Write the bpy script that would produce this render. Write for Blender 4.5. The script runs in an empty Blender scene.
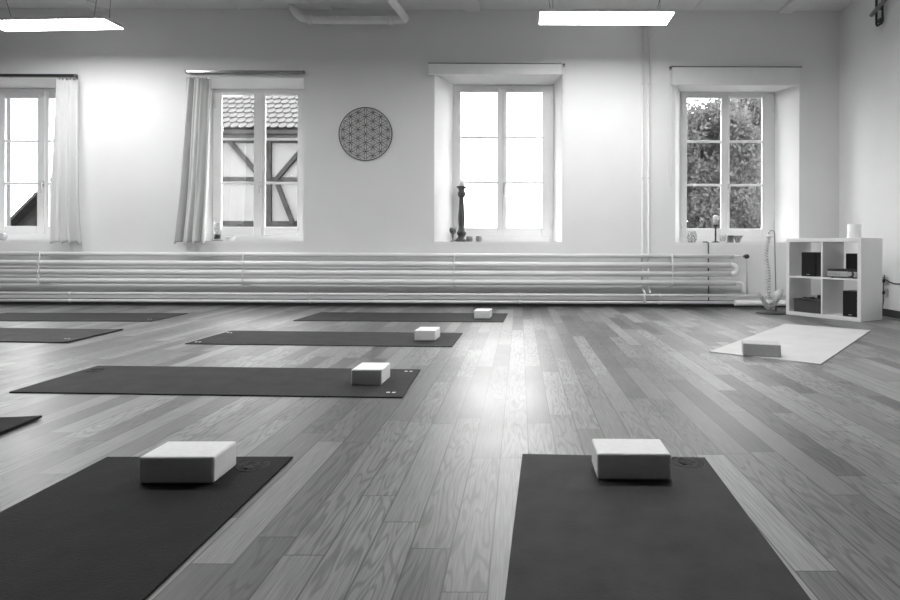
import bpy, bmesh, math, random
from mathutils import Vector, Matrix
random.seed(7)
PI = math.pi
SC = bpy.context.scene
COL = SC.collection

# ------------------------------------------------------------------ camera
F, PX, PY, H, ROLL = 600.0, 520.0, 247.0, 0.69, 0.0035   # focal length and principal point in pixels, eye height
cd = bpy.data.cameras.new('camera'); cam = bpy.data.objects.new('camera', cd); COL.objects.link(cam)
cd.sensor_fit = 'HORIZONTAL'; cd.sensor_width = 36.0; cd.lens = 36.0 * F / 900.0
cd.shift_x = (450.0 - PX) / 900.0; cd.shift_y = (PY - 300.0) / 900.0
cd.clip_start = 0.02; cd.clip_end = 300
cr, sr = math.cos(ROLL), math.sin(ROLL)
cam.matrix_world = Matrix(((cr, -sr, 0, 0), (0, 0, -1, 0), (sr, cr, 0, H), (0, 0, 0, 1)))
SC.camera = cam

# ------------------------------------------------------------------ sky and exposure
SKY = 9.8
LAMP = 25.0
w = bpy.data.worlds.new('overcast_sky'); SC.world = w; w.use_nodes = True
w.node_tree.nodes['Background'].inputs[0].default_value = (1, 1, 1, 1)
w.node_tree.nodes['Background'].inputs[1].default_value = SKY
vs = SC.view_settings
vs.view_transform = 'Standard'; vs.look = 'None'; vs.exposure = 0.52; vs.gamma = 1.0; vs.use_curve_mapping = False
SC.cycles.max_bounces = 10; SC.cycles.diffuse_bounces = 6; SC.cycles.transparent_max_bounces = 12
SC.cycles.sample_clamp_indirect = 8.0
SC.cycles.use_denoising = True

# ------------------------------------------------------------------ helpers
def ray(px, py):
    a, b = (px - PX) / F, (PY - py) / F
    return a * cr - b * sr, a * sr + b * cr
def floor_pt(px, py, z=0.0):
    x, q = ray(px, py); d = (z - H) / q
    return Vector((x * d, d, z))
def at_y(px, py, Y):
    x, q = ray(px, py)
    return Vector((x * Y, Y, H + q * Y))

class MB:
    def __init__(s): s.bm = bmesh.new(); s.uv = None
    def box(s, x0, x1, y0, y1, z0, z1, bev=0, seg=2, M=None):
        vs_ = [s.bm.verts.new((x, y, z)) for x in (x0, x1) for y in (y0, y1) for z in (z0, z1)]
        fs = [s.bm.faces.new([vs_[i] for i in f]) for f in ((0,1,3,2),(4,6,7,5),(0,4,5,1),(2,3,7,6),(0,2,6,4),(1,5,7,3))]
        if bev:
            es = list({e for f in fs for e in f.edges})
            r = bmesh.ops.bevel(s.bm, geom=es, offset=bev, segments=seg, affect='EDGES', profile=0.5)
            vs_ = list({v for f in r['faces'] for v in f.verts} | {v for v in vs_ if v.is_valid})
        if M is not None: bmesh.ops.transform(s.bm, matrix=M, verts=vs_)
        return s
    def tube(s, pts, r, n=12, cap=True):
        pts = [Vector(p) for p in pts]; N = len(pts)
        rs = r if isinstance(r, (list, tuple)) else [r] * N
        rings = []; prev = None
        for i, p in enumerate(pts):
            t = (pts[min(i + 1, N - 1)] - pts[max(i - 1, 0)]).normalized()
            if prev is None:
                a = t.orthogonal().normalized()
            else:
                a = prev - t * prev.dot(t)
                a = a.normalized() if a.length > 1e-6 else t.orthogonal().normalized()
            prev = a; b = t.cross(a)
            rings.append([s.bm.verts.new(p + rs[i] * (math.cos(2 * PI * k / n) * a + math.sin(2 * PI * k / n) * b)) for k in range(n)])
        for i in range(N - 1):
            for k in range(n):
                f = s.bm.faces.new((rings[i][k], rings[i][(k + 1) % n], rings[i + 1][(k + 1) % n], rings[i + 1][k])); f.smooth = True
        if cap:
            s.bm.faces.new(rings[0][::-1]); s.bm.faces.new(rings[-1])
        return s
    def lathe(s, prof, n=24, c=(0, 0, 0), smooth=True):
        c = Vector(c); rings = []
        for r, z in prof:
            if r < 1e-5: rings.append([s.bm.verts.new(c + Vector((0, 0, z)))])
            else: rings.append([s.bm.verts.new(c + Vector((r * math.cos(2 * PI * k / n), r * math.sin(2 * PI * k / n), z))) for k in range(n)])
        for A, B in zip(rings[:-1], rings[1:]):
            for k in range(n):
                k2 = (k + 1) % n
                if len(A) == 1 and len(B) == 1: continue
                if len(A) == 1: f = s.bm.faces.new((A[0], B[k2], B[k]))
                elif len(B) == 1: f = s.bm.faces.new((A[k], A[k2], B[0]))
                else: f = s.bm.faces.new((A[k], A[k2], B[k2], B[k]))
                f.smooth = smooth
        if len(rings[0]) > 1: s.bm.faces.new(rings[0][::-1])
        if len(rings[-1]) > 1: s.bm.faces.new(rings[-1])
        return s
    def quad(s, a, b, c, d):
        s.bm.faces.new([s.bm.verts.new(v) for v in (a, b, c, d)]); return s
    def prism(s, poly, dirv):
        d = Vector(dirv); A = [s.bm.verts.new(p) for p in poly]; B = [s.bm.verts.new(Vector(p) + d) for p in poly]
        s.bm.faces.new(A[::-1]); s.bm.faces.new(B); n = len(A)
        for k in range(n): s.bm.faces.new((A[k], A[(k + 1) % n], B[(k + 1) % n], B[k]))
        return s
    def build(s, name, mat, parent=None, loc=(0, 0, 0), rot=0.0, world=False, fix=True):
        """Link as one mesh object. world=True: the vertices are world points; they are moved into the local frame."""
        if fix: bmesh.ops.recalc_face_normals(s.bm, faces=s.bm.faces)
        if world:
            M = ROOT[parent.name] if parent is not None else Matrix.Translation(loc)
            bmesh.ops.transform(s.bm, matrix=M.inverted(), verts=s.bm.verts)
        me = bpy.data.meshes.new(name); s.bm.to_mesh(me); s.bm.free(); me.materials.append(mat)
        o = bpy.data.objects.new(name, me); COL.objects.link(o)
        if parent is None or not world:
            o.location = loc; o.rotation_euler = (0, 0, rot)
        if parent is not None: o.parent = parent
        ROOT[o.name] = (ROOT[parent.name] if parent is not None else Matrix()) @ Matrix.Translation(o.location) @ Matrix.Rotation(o.rotation_euler.z, 4, 'Z')
        return o
ROOT = {}
def tag(o, label, cat, group=None):
    o['label'] = label; o['category'] = cat
    if group: o['group'] = group
    return o
def thing(name, label, cat, loc, rot=0.0, group=None):
    o = bpy.data.objects.new(name, None); COL.objects.link(o)
    o.location = loc; o.rotation_euler = (0, 0, rot); o.empty_display_size = 0.1
    ROOT[o.name] = Matrix.Translation(loc) @ Matrix.Rotation(rot, 4, 'Z')
    return tag(o, label, cat, group)
def struct(name, mb, mat):
    o = mb.build(name, mat); o['kind'] = 'structure'; return o
def dup(root, loc, rot, label, group=None):
    r = root.copy(); COL.objects.link(r); r.location = loc; r.rotation_euler = (0, 0, rot); r['label'] = label
    if group: r['group'] = group
    ROOT[r.name] = Matrix.Translation(loc) @ Matrix.Rotation(rot, 4, 'Z')
    for ch in list(root.children):
        c = ch.copy(); COL.objects.link(c); c.parent = r
        for g in ch.children:
            e = g.copy(); COL.objects.link(e); e.parent = c
    return r

# ------------------------------------------------------------------ materials
def mat(name, g, rough=0.6, metal=0.0, nscale=0, namt=0.0, bump=0.0, bscale=80, spec=0.5):
    m = bpy.data.materials.new(name); m.use_nodes = True
    nt = m.node_tree; b = nt.nodes['Principled BSDF']
    b.inputs['Base Color'].default_value = (g, g, g, 1)
    b.inputs['Roughness'].default_value = rough; b.inputs['Metallic'].default_value = metal
    b.inputs['Specular IOR Level'].default_value = spec
    if nscale or bump: tc = nt.nodes.new('ShaderNodeTexCoord')
    if nscale:
        n = nt.nodes.new('ShaderNodeTexNoise'); n.inputs['Scale'].default_value = nscale; n.inputs['Detail'].default_value = 4
        r = nt.nodes.new('ShaderNodeMapRange')
        r.inputs['From Min'].default_value = 0.3; r.inputs['From Max'].default_value = 0.7
        r.inputs['To Min'].default_value = g * (1 - namt); r.inputs['To Max'].default_value = g * (1 + namt)
        nt.links.new(tc.outputs['Object'], n.inputs['Vector']); nt.links.new(n.outputs['Fac'], r.inputs['Value'])
        nt.links.new(r.outputs['Result'], b.inputs['Base Color'])
    if bump:
        n = nt.nodes.new('ShaderNodeTexNoise'); n.inputs['Scale'].default_value = bscale; n.inputs['Detail'].default_value = 3
        bp = nt.nodes.new('ShaderNodeBump'); bp.inputs['Strength'].default_value = bump; bp.inputs['Distance'].default_value = 0.01
        nt.links.new(tc.outputs['Object'], n.inputs['Vector']); nt.links.new(n.outputs['Fac'], bp.inputs['Height'])
        nt.links.new(bp.outputs['Normal'], b.inputs['Normal'])
    return m
def emit(name, g, s):
    m = bpy.data.materials.new(name); m.use_nodes = True; nt = m.node_tree; nt.nodes.clear()
    e = nt.nodes.new('ShaderNodeEmission'); e.inputs[0].default_value = (g, g, g, 1); e.inputs[1].default_value = s
    o = nt.nodes.new('ShaderNodeOutputMaterial'); nt.links.new(e.outputs[0], o.inputs[0]); return m
def glass(name, refl=0.06, tint=0.97, rough=0.02):
    m = bpy.data.materials.new(name); m.use_nodes = True; nt = m.node_tree; nt.nodes.clear()
    t = nt.nodes.new('ShaderNodeBsdfTransparent'); t.inputs[0].default_value = (tint, tint, tint, 1)
    g = nt.nodes.new('ShaderNodeBsdfGlossy'); g.inputs['Roughness'].default_value = rough
    mx = nt.nodes.new('ShaderNodeMixShader'); fr = nt.nodes.new('ShaderNodeLayerWeight'); pw = nt.nodes.new('ShaderNodeMath'); pw.operation = 'POWER'; pw.inputs[1].default_value = 5.0; nt.links.new(fr.outputs['Facing'], pw.inputs[0])
    o = nt.nodes.new('ShaderNodeOutputMaterial')
    ml = nt.nodes.new('ShaderNodeMath'); ml.operation = 'MULTIPLY_ADD'; ml.inputs[1].default_value = 0.9; ml.inputs[2].default_value = refl; ml.use_clamp = True
    nt.links.new(pw.outputs[0], ml.inputs[0]); nt.links.new(ml.outputs[0], mx.inputs[0])
    nt.links.new(t.outputs[0], mx.inputs[1]); nt.links.new(g.outputs[0], mx.inputs[2]); nt.links.new(mx.outputs[0], o.inputs[0]); return m
def cloth(name, g, transl=0.3):
    m = bpy.data.materials.new(name); m.use_nodes = True; nt = m.node_tree; nt.nodes.clear()
    d = nt.nodes.new('ShaderNodeBsdfDiffuse'); t = nt.nodes.new('ShaderNodeBsdfTranslucent')
    d.inputs[0].default_value = t.inputs[0].default_value = (g, g, g, 1)
    tc = nt.nodes.new('ShaderNodeTexCoord'); n = nt.nodes.new('ShaderNodeTexNoise'); n.inputs['Scale'].default_value = 300
    bp = nt.nodes.new('ShaderNodeBump'); bp.inputs['Strength'].default_value = 0.15; bp.inputs['Distance'].default_value = 0.004
    nt.links.new(tc.outputs['Object'], n.inputs['Vector']); nt.links.new(n.outputs['Fac'], bp.inputs['Height']); nt.links.new(bp.outputs[0], d.inputs['Normal'])
    mx = nt.nodes.new('ShaderNodeMixShader'); mx.inputs[0].default_value = transl
    o = nt.nodes.new('ShaderNodeOutputMaterial')
    nt.links.new(d.outputs[0], mx.inputs[1]); nt.links.new(t.outputs[0], mx.inputs[2]); nt.links.new(mx.outputs[0], o.inputs[0]); return m

def floor_material():
    m = bpy.data.materials.new('oak_plank_floor'); m.use_nodes = True; nt = m.node_tree
    b = nt.nodes['Principled BSDF']; L = nt.links.new
    def N(t, **k):
        n = nt.nodes.new(t)
        for a, v in k.items(): setattr(n, a, v)
        return n
    def mth(op, a, b_=None, c_=None):
        n = N('ShaderNodeMath', operation=op)
        for i, v in enumerate((a, b_, c_)):
            if v is None: continue
            if isinstance(v, (int, float)): n.inputs[i].default_value = v
            else: L(v, n.inputs[i])
        return n.outputs[0]
    def comb(x, y, z):
        n = N('ShaderNodeCombineXYZ')
        for i, v in enumerate((x, y, z)):
            if isinstance(v, (int, float)): n.inputs[i].default_value = v
            else: L(v, n.inputs[i])
        return n.outputs[0]
    def mr(v, a, b_, c_, d):
        n = N('ShaderNodeMapRange'); L(v, n.inputs[0])
        for i, q in enumerate((a, b_, c_, d)): n.inputs[i + 1].default_value = q
        return n.outputs[0]
    geo = N('ShaderNodeNewGeometry'); sp = N('ShaderNodeSeparateXYZ'); L(geo.outputs['Position'], sp.inputs[0])
    X, Y = sp.outputs[0], sp.outputs[1]
    W_, LEN = 0.093, 0.78
    u = mth('DIVIDE', mth('ADD', X, 10.013), W_); row = mth('FLOOR', u); fu = mth('FRACT', u)
    wn = N('ShaderNodeTexWhiteNoise', noise_dimensions='1D'); L(row, wn.inputs['W'])
    ln = mth('ADD', mth('MULTIPLY', wn.outputs['Value'], 0.5), 0.65)
    v = mth('DIVIDE', mth('ADD', mth('ADD', Y, 20.0), mth('MULTIPLY', wn.outputs['Value'], 7.31)), ln)
    brd = mth('FLOOR', v); fv = mth('FRACT', v)
    wb = N('ShaderNodeTexWhiteNoise', noise_dimensions='2D'); L(comb(row, brd, 0), wb.inputs['Vector']); rnd = wb.outputs['Value']
    # seams
    du = mth('MULTIPLY', mth('MINIMUM', fu, mth('SUBTRACT', 1.0, fu)), W_)
    dv = mth('MULTIPLY', mth('MINIMUM', fv, mth('SUBTRACT', 1.0, fv)), ln)
    seam = mr(mth('MINIMUM', du, dv), 0.0006, 0.0030, 0.0, 1.0)
    gap = mth('GREATER_THAN', wn.outputs['Value'], 0.55)
    # grain
    off = mth('MULTIPLY', rnd, 37.0)
    n1 = N('ShaderNodeTexNoise'); n1.inputs['Scale'].default_value = 1.0; n1.inputs['Detail'].default_value = 5
    L(comb(mth('MULTIPLY', X, 240.0), mth('ADD', mth('MULTIPLY', Y, 8.0), off), off), n1.inputs['Vector'])
    n2 = N('ShaderNodeTexNoise'); n2.inputs['Scale'].default_value = 1.0; n2.inputs['Detail'].default_value = 1.5
    L(comb(mth('ADD', mth('MULTIPLY', X, 20.0), off), mth('ADD', mth('MULTIPLY', Y, 2.3), off), off), n2.inputs['Vector'])
    rings = mth('SINE', mth('MULTIPLY', n2.outputs['Fac'], 58.0))
    rings = mr(rings, 0.1, 1.0, 0.0, 1.0)
    flat = mth('GREATER_THAN', mth('FRACT', mth('MULTIPLY', rnd, 13.7)), 0.35)
    n3 = N('ShaderNodeTexNoise'); n3.inputs['Scale'].default_value = 0.9; n3.inputs['Detail'].default_value = 3; L(geo.outputs['Position'], n3.inputs['Vector'])
    tone = mr(rnd, 0, 1, 0.07, 0.255)
    tone = mth('MULTIPLY', tone, mr(n1.outputs['Fac'], 0.3, 0.7, 0.66, 1.2))
    tone = mth('MULTIPLY', tone, mth('SUBTRACT', 1.0, mth('MULTIPLY', mth('MULTIPLY', rings, flat), 0.40)))
    tone = mth('MULTIPLY', tone, mr(n3.outputs['Fac'], 0.3, 0.7, 0.88, 1.12))
    tone = mth('MULTIPLY', tone, mth('ADD', mth('MULTIPLY', seam, 0.75), 0.25))
    L(comb(tone, tone, tone), b.inputs['Base Color'])
    n4 = N('ShaderNodeTexNoise'); n4.inputs['Scale'].default_value = 2; n4.inputs['Detail'].default_value = 5; L(geo.outputs['Position'], n4.inputs['Vector'])
    L(mth('ADD', mr(n4.outputs['Fac'], 0.3, 0.7, 0.37, 0.43), mth('MULTIPLY', rnd, 0.03)), b.inputs['Roughness'])
    b.inputs['Specular IOR Level'].default_value = 0.62
    hgt = mth('ADD', mth('MULTIPLY', seam, 0.12), mth('ADD', mth('MULTIPLY', n1.outputs['Fac'], 0.12), mth('MULTIPLY', rnd, 0.0)))
    bp = N('ShaderNodeBump'); bp.inputs['Strength'].default_value = 0.35; bp.inputs['Distance'].default_value = 0.002
    L(hgt, bp.inputs['Height']); L(bp.outputs[0], b.inputs['Normal'])
    return m
def mat_material(name, g):
    m = mat(name, g, 0.75, nscale=9, namt=0.18, spec=0.15)
    nt = m.node_tree; b = nt.nodes['Principled BSDF']; L = nt.links.new
    tc = nt.nodes.new('ShaderNodeTexCoord')
    n = nt.nodes.new('ShaderNodeTexVoronoi'); n.inputs['Scale'].default_value = 260
    n2 = nt.nodes.new('ShaderNodeTexNoise'); n2.inputs['Scale'].default_value = 90; n2.inputs['Detail'].default_value = 4
    ad = nt.nodes.new('ShaderNodeMath'); ad.operation = 'ADD'
    bp = nt.nodes.new('ShaderNodeBump'); bp.inputs['Strength'].default_value = 0.6; bp.inputs['Distance'].default_value = 0.002
    L(tc.outputs['Object'], n.inputs['Vector']); L(tc.outputs['Object'], n2.inputs['Vector'])
    L(n.outputs['Distance'], ad.inputs[0]); L(n2.outputs['Fac'], ad.inputs[1]); L(ad.outputs[0], bp.inputs['Height']); L(bp.outputs[0], b.inputs['Normal'])
    return m

M_WALL = mat('painted_plaster', 0.80, 0.85, nscale=1.3, namt=0.025, bump=0.06, bscale=25, spec=0.2)
M_CEIL = mat('ceiling_paint', 0.8, 0.9, nscale=2, namt=0.03, spec=0.2)
M_BACK = mat('bounce_cut_dark_wall', 0.03, 0.9, spec=0.2)
M_FLOOR = floor_material()
M_FRAME = mat('white_window_lacquer', 0.78, 0.4, nscale=3, namt=0.03)
M_SILL = mat('white_sill_paint', 0.82, 0.5, nscale=4, namt=0.03)
M_GLASS = glass('window_glass')
M_PIPE = mat('white_radiator_enamel', 0.82, 0.35, nscale=3, namt=0.03)
M_PIPE2 = mat('white_pipe_paint', 0.78, 0.45, nscale=3, namt=0.04)
M_BASE = mat('dark_baseboard_wood', 0.035, 0.5, nscale=5, namt=0.2)
M_MAT = [mat_material('charcoal_mat_rubber', 0.017), mat_material('dark_grey_mat_rubber', 0.036), mat_material('slate_mat_rubber', 0.054)]
M_PALEMAT = mat('pale_grey_mat_rubber', 0.52, 0.8, nscale=4, namt=0.05, bump=0.1, bscale=200, spec=0.15)
M_LOGO = mat('pressed_dark_logo', 0.012, 0.8)
M_WHITELOGO = mat('printed_white_logo', 0.8, 0.7)
M_FOAM = mat('white_foam', 0.80, 0.75, nscale=60, namt=0.04, bump=0.08, bscale=250, spec=0.3)
M_GREYFOAM = mat('grey_foam', 0.43, 0.8, nscale=60, namt=0.06, bump=0.08, bscale=250, spec=0.3)
M_CURT = cloth('white_curtain_cloth', 0.78, 0.16)
M_RAIL = mat('dark_metal_rail', 0.10, 0.3, metal=0.8, nscale=4, namt=0.1)
M_RAIL2 = mat('brushed_metal_rail', 0.35, 0.22, metal=0.9, nscale=4, namt=0.1)
M_BLIND = mat('white_blind_fabric', 0.75, 0.7, nscale=8, namt=0.02)
M_BLACK = mat('black_plastic', 0.012, 0.45, nscale=10, namt=0.1)
M_GRILLE = mat('black_speaker_cloth', 0.008, 0.9, nscale=200, namt=0.3)
M_SHELF = mat('white_melamine', 0.80, 0.35, nscale=2, namt=0.02)
M_SILVER = mat('brushed_aluminium', 0.55, 0.35, metal=0.6, nscale=30, namt=0.05)
M_BOX = mat('dark_grey_cardboard', 0.06, 0.8, nscale=12, namt=0.15)
M_WAX = mat('white_wax', 0.85, 0.5, nscale=10, namt=0.02)
M_DARKWOOD = mat('dark_turned_wood', 0.075, 0.4, nscale=14, namt=0.4)
M_TGLASS = mat('dark_tinted_glass', 0.17, 0.15, nscale=20, namt=0.4)
M_PGLASS = glass('pale_clear_glass', 0.08, 0.88, 0.06)
M_MOSAIC = None
M_BONE = mat('ivory_bone_plastic', 0.62, 0.5, nscale=25, namt=0.3)
M_DISC = mat('grey_intervertebral_disc', 0.30, 0.6)
M_STEEL = mat('grey_steel', 0.30, 0.35, metal=0.7)
M_HOLD = mat('iron_black', 0.03, 0.5, nscale=10, namt=0.2)
M_ART = mat('dark_laser_cut_metal', 0.035, 0.5)
M_DUCT = mat('white_duct_paint', 0.85, 0.45, nscale=6, namt=0.05)
M_LAMP = emit('lamp_diffuser_glow', 1.0, LAMP)
M_HOUSE = mat('lamp_white_housing', 0.7, 0.4)
M_HANDLE = mat('satin_handle_metal', 0.5, 0.4, metal=0.3)
M_CABLE = mat('grey_steel_cable', 0.10, 0.5)

def mosaic():
    m = bpy.data.materials.new('patterned_mosaic_glass'); m.use_nodes = True; nt = m.node_tree; b = nt.nodes['Principled BSDF']
    tc = nt.nodes.new('ShaderNodeTexCoord'); v = nt.nodes.new('ShaderNodeTexVoronoi'); v.feature = 'DISTANCE_TO_EDGE'; v.inputs['Scale'].default_value = 42
    r = nt.nodes.new('ShaderNodeMapRange'); r.inputs[1].default_value = 0.03; r.inputs[2].default_value = 0.12; r.inputs[3].default_value = 0.04; r.inputs[4].default_value = 0.62
    nt.links.new(tc.outputs['Object'], v.inputs['Vector']); nt.links.new(v.outputs['Distance'], r.inputs[0]); nt.links.new(r.outputs[0], b.inputs['Base Color'])
    b.inputs['Roughness'].default_value = 0.25; return m
M_MOSAIC = mosaic()

# ------------------------------------------------------------------ room shell
WY, FY, OY = 7.0, 7.35, 7.56          # inner wall face, window frame face, outer wall face
XL, XR, YB, CZ = -7.4, 3.72, -1.3, 3.455
# per window: recess rectangle on the wall face, frame rectangle, glass top
WIN = [
    dict(r=(-6.56, -5.18, 0.724, 2.655), f=(-6.42, -5.262, 0.744, 2.615), gt=2.49),
    dict(r=(-3.90, -2.53, 0.724, 2.655), f=(-3.767, -2.61, 0.744, 2.615), gt=2.54),
    dict(r=(-1.003, 0.49, 0.724, 2.715), f=(-0.825, 0.404, 0.744, 2.675), gt=2.585),
    dict(r=(1.81, 3.255, 0.724, 2.60), f=(1.955, 3.115, 0.744, 2.60), gt=2.524),
]
struct('floor', MB().box(XL - 0.1, XR + 0.1, YB - 0.1, WY, -0.12, 0), M_FLOOR)
struct('ceiling', MB().box(XL - 0.1, XR + 0.1, YB - 0.1, WY, CZ, CZ + 0.15), M_CEIL)
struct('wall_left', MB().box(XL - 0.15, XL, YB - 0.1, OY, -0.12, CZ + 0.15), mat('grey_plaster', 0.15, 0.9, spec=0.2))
struct('wall_right', MB().box(XR, XR + 0.15, YB - 0.1, OY, -0.12, CZ + 0.15), M_WALL)
struct('wall_front', MB().box(XL - 0.15, XR + 0.15, YB - 0.15, YB, -0.12, CZ + 0.15), M_BACK)  # unseen wall, set close and near black to cut bounce light

def window_wall():
    mb = MB(); bm = mb.bm
    def face(y, holes, flip):
        xs = XL
        def q(x0, x1, z0, z1):
            if x1 - x0 > 1e-6 and z1 - z0 > 1e-6: mb.quad((x0, y, z0), (x1, y, z0), (x1, y, z1), (x0, y, z1))
        for (a, b, c, d) in holes:
            q(xs, a, -0.12, CZ + 0.15); q(a, b, -0.12, c); q(a, b, d, CZ + 0.15); xs = b
        q(xs, XR, -0.12, CZ + 0.15)
    face(WY, [wd['r'] for wd in WIN], False)
    face(OY, [wd['f'] for wd in WIN], True)
    for wd in WIN:
        a = [(wd['r'][i], WY, wd['r'][j]) for i, j in ((0, 2), (1, 2), (1, 3), (0, 3))]
        b = [(wd['f'][i], FY, wd['f'][j]) for i, j in ((0, 2), (1, 2), (1, 3), (0, 3))]
        c = [(wd['f'][i], OY, wd['f'][j]) for i, j in ((0, 2), (1, 2), (1, 3), (0, 3))]
        for k in range(4):
            n = (k + 1) % 4
            mb.quad(a[k], a[n], b[n], b[k]); mb.quad(b[k], b[n], c[n], c[k])
    mb.quad((XL, WY, CZ + 0.15), (XR, WY, CZ + 0.15), (XR, OY, CZ + 0.15), (XL, OY, CZ + 0.15))
    mb.quad((XL, WY, -0.12), (XR, WY, -0.12), (XR, OY, -0.12), (XL, OY, -0.12))
    bmesh.ops.remove_doubles(bm, verts=bm.verts, dist=1e-5)
    bm.faces.ensure_lookup_table()
    for f in bm.faces:
        if min(v.co.y for v in f.verts) > WY + 0.3: f.material_index = 1
    return mb
wall_o = struct('wall_back', window_wall(), M_WALL)
wall_o.data.materials.append(mat('weathered_outside_render', 0.07, 0.9, nscale=3, namt=0.15))
struct('baseboard_back', MB().box(XL, XR, WY - 0.018, WY, 0, 0.075), M_BASE)
struct('baseboard_right', MB().box(XR - 0.018, XR, YB, WY - 0.018, 0, 0.075), M_BASE)
for i, (x0, x1, t) in enumerate(((-0.65, -0.48, 0.03), (3.0, 3.16, 0.035), (2.015, 2.045, 0.012), (0.42, 0.44, 0.012), (1.2, 1.22, 0.012), (-2.42, -2.39, 0.012), (-3.3, -3.27, 0.012), (-5.0, -4.85, 0.03))):
    struct('trim_%d' % (i + 1), MB().box(x0, x1, YB, WY, CZ - t, CZ), M_CEIL)

def make_window(i, wd):
    x0, x1, z0, z1 = wd['f']; gt = wd['gt']; gb = 0.925
    root = bpy.data.objects.new('window_%d' % i, None); COL.objects.link(root); root['kind'] = 'structure'
    root.location = ((x0 + x1) / 2, FY, z0); ROOT[root.name] = Matrix.Translation(root.location)
    fw = 0.046
    b = MB(); y0, y1 = FY, FY + 0.07
    b.box(x0, x0 + fw, y0, y1, z0, z1, 0.004); b.box(x1 - fw, x1, y0, y1, z0, z1, 0.004)
    b.box(x0 + fw, x1 - fw, y0, y1, z1 - 0.05, z1, 0.004); b.box(x0 + fw, x1 - fw, y0, y1, z0, z0 + 0.10, 0.004)
    b.build('window_frame', M_FRAME, root, world=True)
    r = wd['r']
    b = MB().prism([(r[0] + 0.002, WY + 0.003, 0.7245), (r[1] - 0.002, WY + 0.003, 0.7245), (x1 - 0.002, FY - .001, 0.7245), (x0 + 0.002, FY - .001, 0.7245)], (0, 0, 0.026))
    b.build('window_sill', M_SILL, root, world=True)
    xm = (x0 + x1) / 2; ys0, ys1 = FY - 0.004, FY + 0.028
    for sgn in (-1, 1):
        if sgn < 0: a, c = x0 + 0.022, xm - 0.001
        else: a, c = xm + 0.001, x1 - 0.022
        st = 0.085 if sgn < 0 else 0.08
        dxs = (0.012, 0.012, 0.03, 0.047)[i - 1]; lft = (0.085, 0.085, 0.07, 0.065)[i - 1]
        sl = (a, a + lft) if sgn < 0 else (a, a + 0.075 - dxs)
        srr = (c - 0.075, c) if sgn < 0 else (c - 0.085 - dxs, c)
        s = MB()
        s.box(sl[0], sl[1], ys0, ys1, z0 + 0.075, z1 - 0.03, 0.006); s.box(srr[0], srr[1], ys0, ys1, z0 + 0.075, z1 - 0.03, 0.006)
        s.box(sl[1], srr[0], ys0, ys1, gt, z1 - 0.03, 0.005); s.box(sl[1], srr[0], ys0, ys1, z0 + 0.075, gb, 0.005)
        for k in (1, 2):
            zz = gb + (gt - gb) * k / 3
            s.box(sl[1], srr[0], ys0 + 0.003, ys1 - 0.003, zz - 0.014, zz + 0.014, 0.004)
        so = s.build('sash', M_FRAME, root, world=True)
        MB().box(sl[1] - 0.005, srr[0] + 0.005, FY + 0.012, FY + 0.018, gb - 0.005, gt + 0.005).build('glass_pane', M_GLASS, so, world=True)
    MB().box(xm - 0.001, xm + 0.026, ys0 - 0.012, ys0, z0 + 0.075, z1 - 0.03, 0.004).build('cover_strip', M_FRAME, root, world=True)
    xh = xm + 0.013; h = MB(); zc = 1.44
    h.box(xh - 0.013, xh + 0.013, ys0 - 0.018, ys0 - 0.010, zc - 0.035, zc + 0.035, 0.003)
    h.tube([(xh, ys0 - 0.015, zc + 0.01), (xh, ys0 - 0.045, zc + 0.01)], 0.008)
    h.tube([(xh, ys0 - 0.043, zc + 0.015), (xh, ys0 - 0.045, zc - 0.04), (xh, ys0 - 0.043, zc - 0.11)], [0.010, 0.009, 0.008])
    ho = h.build('handle', M_HANDLE, root, world=True)
    for zz in (z0 + 0.22, z1 - 0.2):
        for xx in (x0 + 0.022, x1 - 0.022): MB().tube([(xx, ys0 - 0.006, zz - 0.045), (xx, ys0 - 0.006, zz + 0.045)], 0.008).build('hinge', M_FRAME, root, world=True)
for i, wd in enumerate(WIN): make_window(i + 1, wd)

# ------------------------------------------------------------------ outside
g = MB().box(-45, 45, OY + 0.05, 70, -0.5, -0.3).build('ground', mat('outdoor_grass', 0.03, 0.9, nscale=2, namt=0.4)); g['kind'] = 'structure'
M_TIMBER = mat('weathered_timber', 0.022, 0.8, nscale=6, namt=0.3, spec=0.05)
M_PLASTER = mat('pale_house_plaster', 0.115, 0.9, nscale=2, namt=0.08, spec=0.05)
def tile_roof_mat(g):
    return mat('clay_roof_tile', g, 0.85, nscale=5, namt=0.15, spec=0.05)
def tiled_roof(x0, x1, ye, ze, ang, rows, pitch=0.30, wdt=0.25):
    """Rows of overlapping round-ended clay tiles, one mesh, climbing away from the eave."""
    mb = MB(); c, s_ = math.cos(ang), math.sin(ang)
    def P(x, t, n): return (x, ye + t * c - n * s_, ze + t * s_ + n * c)
    ncol = int((x1 - x0) / wdt)
    for r in range(rows):
        t0 = r * pitch; off = (r % 2) * wdt / 2
        for k in range(ncol):
            a = x0 + off + k * wdt + 0.012; b = a + wdt - 0.024; m = (a + b) / 2
            out = [(a, t0 + pitch * 1.9)]
            for j in range(7):
                th = PI + PI * j / 6
                out.append((m + (b - a) / 2 * math.cos(th), t0 + 0.10 + 0.10 * math.sin(th)))
            out.append((b, t0 + pitch * 1.9))
            top = [P(x, t, 0.085 - 0.08 * (t - t0) / (pitch * 1.9)) for x, t in out]
            mb.prism(top, (0, s_ * 0.03, -c * 0.03))
    return mb, P
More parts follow.
